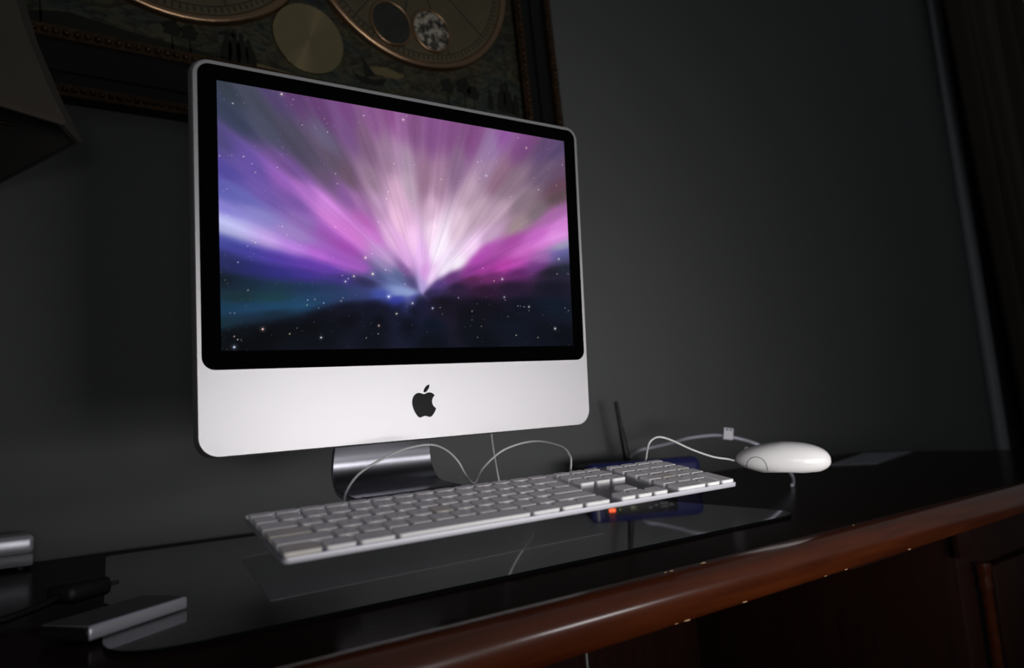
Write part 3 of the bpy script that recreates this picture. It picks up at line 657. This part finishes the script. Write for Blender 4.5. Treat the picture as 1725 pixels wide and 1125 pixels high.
rm = tag(empty('remote_control', (0.0885, 0.5600, 0.0027), Matrix.Rotation(math.radians(34.5), 3, 'Z')), 'slim silver-edged remote control with a dark top on the glass', 'remote control')
obj('case', box(-0.0400, 0.0405, -0.0205, 0.0205, 0.0, 0.0088, 0.0022, 3), M_SILVER, rm)
obj('end_cap', box(-0.0408, -0.0385, -0.0195, 0.0195, 0.0006, 0.0084, 0.0008, 1), M_BLACKP, rm)
obj('top_face', box(-0.0385, 0.0390, -0.0185, 0.0190, 0.0084, 0.0092, 0.0003, 1), M_TOPDK, rm)

pl = tag(empty('power_plug', (0.080, 0.664, 0.0), Matrix.Rotation(math.radians(37), 3, 'Z')), 'black power plug and flex lying behind the remote control', 'plug')
obj('plug_body', box(-0.022, 0.018, -0.013, 0.013, 0.0055, 0.020, 0.005, 3), M_BLACKP, pl)
for y in (-0.006, 0.006): obj('prong', box(0.017, 0.029, y - 0.001, y + 0.001, 0.011, 0.014), M_DARKP, pl)
obj('flex', tube([(-0.020, 0, 0.012), (-0.034, 0.000, 0.009), (-0.056, 0.010, 0.0045), (-0.085, 0.032, 0.0035), (-0.13, 0.05, 0.0035)], 0.0028), M_BLACKP, pl)

# ------------------------------------------------------------------ table lamp, its shade reaching into the picture
lc = Vector((-0.066, 0.838, 0.0)); lrot = Matrix.Rotation(math.radians(20), 3, 'Z')
lamp = tag(empty('table_lamp', lc, lrot), 'table lamp with a square cloth shade at the upper left', 'lamp')
def octo(h, cut, z): return [(h - cut, -h, z), (h, -h + cut, z), (h, h - cut, z), (h - cut, h, z), (-h + cut, h, z), (-h, h - cut, z), (-h, -h + cut, z), (-h + cut, -h, z)]
zs = [(0.128, 0.030, 0.420), (0.1295, 0.030, 0.424), (0.116, 0.027, 0.460), (0.098, 0.023, 0.520), (0.085, 0.020, 0.58), (0.074, 0.017, 0.640)]
outer = [octo(h, c, z) for h, c, z in zs]; inner = [octo(h - 0.003, c, z) for h, c, z in reversed(zs)]
V = [v for r in outer + inner for v in r]; n = 8; R_ = len(outer + inner); F = []
for i in range(R_):
    for j in range(n):
        k = (j + 1) % n; i2 = (i + 1) % R_
        F.append((i * n + j, i * n + k, i2 * n + k, i2 * n + j))
shd = obj('shade', mesh(V, F), M_SHADE, lamp)
shd.data.materials.append(M_SHADEIN)
for pgi, pg in enumerate(shd.data.polygons):
    if pgi // 8 >= len(zs): pg.material_index = 1
obj('base', lathe([(0.050, 0.0), (0.052, 0.006), (0.046, 0.014), (0.018, 0.022), (0.012, 0.04)], 32), M_BRONZE, lamp)
obj('column', lathe([(0.011, 0.03), (0.016, 0.10), (0.026, 0.19), (0.030, 0.25), (0.018, 0.33), (0.009, 0.37), (0.009, 0.46)], 28), M_BRONZE, lamp)
bu = lathe([(0.010, 0.455), (0.014, 0.475), (0.028, 0.515), (0.028, 0.535), (0.012, 0.56)], 24); obj('bulb', bu, M_WHITEP, lamp)
rg = []
for a in range(4):
    d = Vector((math.cos(a * math.pi / 2), math.sin(a * math.pi / 2), 0)); rg.append(obj('shade_spoke', tube([d * 0.008 + Vector((0, 0, 0.455)), d * 0.109 + Vector((0, 0, 0.462))], 0.0015, 6, 1, False), M_BRONZE, lamp))

# ------------------------------------------------------------------ framed picture with brass dials
pic = tag(empty('framed_picture', (0.5, YW - 0.001, 0.6), Matrix.Rotation(math.radians(-2.8), 3, 'Y')), 'old painted panel with brass dials in a black and gold frame', 'picture')
ox0, ox1, oz0, oz1 = -0.562, 0.426, -0.024, 0.690; WD = 0.0905
def moulding(y0, y1, o, i):
    """rectangular ring between insets o (outer) and i (inner), four mitred sides"""
    out = []
    R0 = [(ox0 + o, oz0 + o), (ox1 - o, oz0 + o), (ox1 - o, oz1 - o), (ox0 + o, oz1 - o)]; R1 = [(ox0 + i, oz0 + i), (ox1 - i, oz0 + i), (ox1 - i, oz1 - i), (ox0 + i, oz1 - i)]
    for k in range(4):
        a, b, c, d = R0[k], R0[(k + 1) % 4], R1[(k + 1) % 4], R1[k]
        V = [(p[0], y, p[1]) for y in (y0, y1) for p in (a, b, c, d)]
        out.append(mesh(V, [(0, 1, 2, 3), (4, 5, 6, 7), (0, 1, 5, 4), (1, 2, 6, 5), (2, 3, 7, 6), (3, 0, 4, 7)]))
    return out
fr = []
for me in moulding(0.0, -0.020, 0.0, WD): fr.append(obj('frame_side', me, M_FRAMEBLK, pic))
for k, me in enumerate(moulding(-0.0195, -0.026, 0.0, 0.015)): obj('outer_gilding', me, M_FRAMEGOLD, fr[k])
for k, me in enumerate(moulding(-0.0195, -0.023, 0.033, 0.050)): obj('raised_band', me, M_FRAMEBLK, fr[k])
for k, me in enumerate(moulding(-0.0195, -0.025, WD - 0.016, WD)): obj('inner_gilding', me, M_FRAMEGOLD, fr[k])
# bead strings along the inner and the outer gilding: one part for each side
def beads(inset, pitch, r, side):
    bm = bmesh.new()
    c = [(ox0 + inset, oz0 + inset), (ox1 - inset, oz0 + inset), (ox1 - inset, oz1 - inset), (ox0 + inset, oz1 - inset)]
    a, b = Vector(c[side]), Vector(c[(side + 1) % 4]); n_ = int((b - a).length / pitch)
    for i in range(n_):
        p = a + (b - a) * ((i + 0.5) / n_)
        bmesh.ops.create_icosphere(bm, subdivisions=1, radius=r, matrix=Matrix.Translation((p.x, -0.026, p.y)))
    return bmesh_mesh(bm, True)
for k in range(4):
    tag(obj('inner_beads', beads(WD - 0.008, 0.0115, 0.0046, k), M_FRAMEGOLD, fr[k]), None, kind='stuff')
    tag(obj('outer_beads', beads(0.0085, 0.010, 0.0042, k), M_FRAMEGOLD, fr[k]), None, kind='stuff')
obj('painted_panel', box(ox0 + 0.08, ox1 - 0.08, -0.013, -0.004, oz0 + 0.08, oz1 - 0.08), M_PANEL, pic)
PY = -0.0132
def ring(name, cx, cz, r0, r1, h, m_, parent=pic, seg=64):
    rm_ = (r0 + r1) / 2
    me = loft([[(cx + rr * math.cos(2 * math.pi * k / seg), PY - hh, cz + rr * math.sin(2 * math.pi * k / seg)) for k in range(seg)] for rr, hh in ((r0, 0.0), (r0 + (rm_ - r0) * 0.3, h * 0.8), (rm_, h), (r1 - (r1 - rm_) * 0.3, h * 0.8), (r1, 0.0))], False, True, None)
    return obj(name, me, m_, parent)
def disc(name, cx, cz, r, h, m_, parent=pic, seg=64, bev=0.0008):
    me = loft([[(rr * math.cos(2 * math.pi * k / seg), -hh, rr * math.sin(2 * math.pi * k / seg)) for k in range(seg)] for rr, hh in ((r, 0.0), (r, h - bev), (r - bev, h))], True, True, 40)
    o = obj(name, me, m_, parent); o.location = Vector((cx, PY, cz)) * ENLARGE; return o
for (cx, cz) in ((-0.266, 0.323), (0.116, 0.337)):
    dl = disc('dial', cx, cz, 0.196, 0.0012, M_DIAL)
    rr = ring('dial_ring', cx, cz, 0.193, 0.208, 0.010, M_COPPER)
    ring('ink_circle', 0, 0, 0.1785, 0.1800, 0.0012, M_INK, dl).location = Vector((0, 0.0132 - 0.0011, 0)) * ENLARGE
    for k in range(12):
        a = 2 * math.pi * k / 12 + 0.16
        t = box(-0.0008, 0.0008, -0.0018, -0.0010, 0.06, 0.178); t.transform(Matrix.Rotation(a, 4, 'Y')); obj('dial_line', t, M_INK, dl)
    bm = bmesh.new()
    for k in range(120):
        a = 2 * math.pi * k / 120
        bmesh.ops.create_cube(bm, size=1.0, matrix=Matrix.Rotation(a, 4, 'Y') @ Matrix.Translation((0, -0.0014, 0.185)) @ Matrix.Diagonal((0.0022, 0.0008, 0.0065, 1)))
    tag(obj('scale_marks', bmesh_mesh(bm), M_INK, dl), None, kind='stuff')
bd = disc('brass_disc', -0.081, 0.134, 0.056, 0.005, M_BRASS, bev=0.0006); tag(bd, 'spun brass disc with a bright radial sheen')
sd = disc('small_dial', 0.067, 0.198, 0.036, 0.0030, mat('dark_green_enamel', (0.030, 0.032, 0.022), 0.45, vary=(50, (0.018, 0.018, 0.013), (1, 1, 1)))); ring('small_rim', 0.067, 0.198, 0.0345, 0.0400, 0.0060, M_COPPER)
sd2 = disc('mottled_dial', 0.146, 0.204, 0.035, 0.0034, M_MOTTLED); ring('small_rim', 0.146, 0.204, 0.0345, 0.0400, 0.0060, M_COPPER)
# painted figures, a boat and trees in the landscape below the dials: flat paint
def paint(name, pts, m_):
    return obj(name, poly_prism(pts, PY + 0.0001, PY - 0.0004), m_, pic)
M_PAINT = mat('dark_olive_paint', (0.012, 0.013, 0.009), 0.6, spec=0.2); M_PAINTL = mat('ochre_paint', (0.13, 0.10, 0.05), 0.6, spec=0.2)
def figure(cx, cz, h, lean=0.0, hat=False):
    w = h * 0.13
    P = [(-w, 0), (-w * 1.25, h * 0.30), (-w * 1.1, h * 0.62), (-w * 0.5, h * 0.74), (-w * 0.45, h * 0.80), (-w * 0.62, h * 0.88), (-w * 0.4, h * 0.97), (0, h), (w * 0.4, h * 0.97), (w * 0.62, h * 0.88), (w * 0.45, h * 0.80), (w * 0.5, h * 0.74), (w * 1.1, h * 0.62), (w * 1.4, h * 0.3), (w * 1.1, 0)]
    if hat: P[5:10] = [(-w * 0.5, h * 0.9), (-w * 2.2, h * 0.86), (-w * 1.6, h * 0.98), (0, h * 1.07), (w * 1.6, h * 0.98), (w * 2.2, h * 0.86), (w * 0.5, h * 0.9)]
    paint('painted_figure', [(cx + x + lean * z, cz + z) for x, z in P], M_PAINT)
figure(-0.196, 0.070, 0.052, 0.05); figure(-0.184, 0.070, 0.050, 0.0); figure(-0.170, 0.070, 0.042, -0.1); figure(-0.208, 0.070, 0.046, 0.1, True)
figure(0.285, 0.085, 0.055, 0.15); figure(0.305, 0.082, 0.062, -0.05); figure(0.262, 0.082, 0.040, 0.0); figure(0.318, 0.080, 0.044, 0.1)
paint('painted_boat', [(-0.005, 0.088), (-0.010, 0.098), (0.004, 0.093), (0.028, 0.092), (0.050, 0.099), (0.044, 0.087), (0.030, 0.082), (0.006, 0.082)], M_PAINT)
paint('painted_sail', [(0.012, 0.094), (0.008, 0.128), (0.030, 0.098)], M_PAINT)
for (x, h) in ((0.170, 0.050), (0.205, 0.058), (0.225, 0.046), (-0.255, 0.040), (-0.278, 0.042), (-0.430, 0.07)):
    P = [(x - 0.0015, 0.072), (x - 0.001, 0.072 + h * 0.5)] + [(x + h * 0.28 * math.cos(a) * (1 + 0.22 * math.sin(7 * a)), 0.072 + h * 0.75 + h * 0.28 * math.sin(a) * (1 + 0.2 * math.cos(5 * a))) for a in [math.radians(240 - 15 * q) for q in range(21)]] + [(x + 0.001, 0.072 + h * 0.5), (x + 0.0015, 0.072)]
    paint('painted_tree', P, M_PAINT)
paint('painted_hills', [(-0.46, 0.082), (-0.40, 0.094), (-0.34, 0.086), (-0.27, 0.080), (-0.20, 0.076), (-0.24, 0.071), (-0.46, 0.068)], M_PAINT)
paint('painted_clouds', [(0.020, 0.112), (0.050, 0.118), (0.085, 0.110), (0.070, 0.101), (0.030, 0.102)], M_PAINTL)
paint('painted_shore', [(-0.165, 0.078), (-0.120, 0.074), (-0.08, 0.072), (-0.12, 0.069), (-0.165, 0.070)], M_PAINTL)

# ------------------------------------------------------------------ curtain, drawn aside to the right
NXc, NZc = 90, 50; V = []; 
for j in range(NZc + 1):
    z = -0.73 + 2.65 * j / NZc
    k = max(0.0, min(1.0, (1.75 - z) / 1.75)); x0 = 2.79 + 0.17 * k ** 1.0; x1 = 3.75 + 0.05 * k
    for i in range(NXc + 1):
        s = i / NXc
        x = x0 + (x1 - x0) * s ** 1.0
        y = YW - 0.075 + 0.030 * math.sin(s * 46 + 0.6 * math.sin(z * 1.3)) * (0.6 + 0.4 * math.sin(s * 9 + z * 0.7)) + 0.012 * math.sin(s * 17 - z)
        V.append((x, y, z))
F = [(j * (NXc + 1) + i, j * (NXc + 1) + i + 1, (j + 1) * (NXc + 1) + i + 1, (j + 1) * (NXc + 1) + i) for j in range(NZc) for i in range(NXc)]
cuo = tag(obj('curtain', mesh(V, F, True), M_CURTAIN), 'dark brown curtain hanging in folds at the right edge', 'curtain')
sm = cuo.modifiers.new('thickness', 'SOLIDIFY'); sm.thickness = 0.004
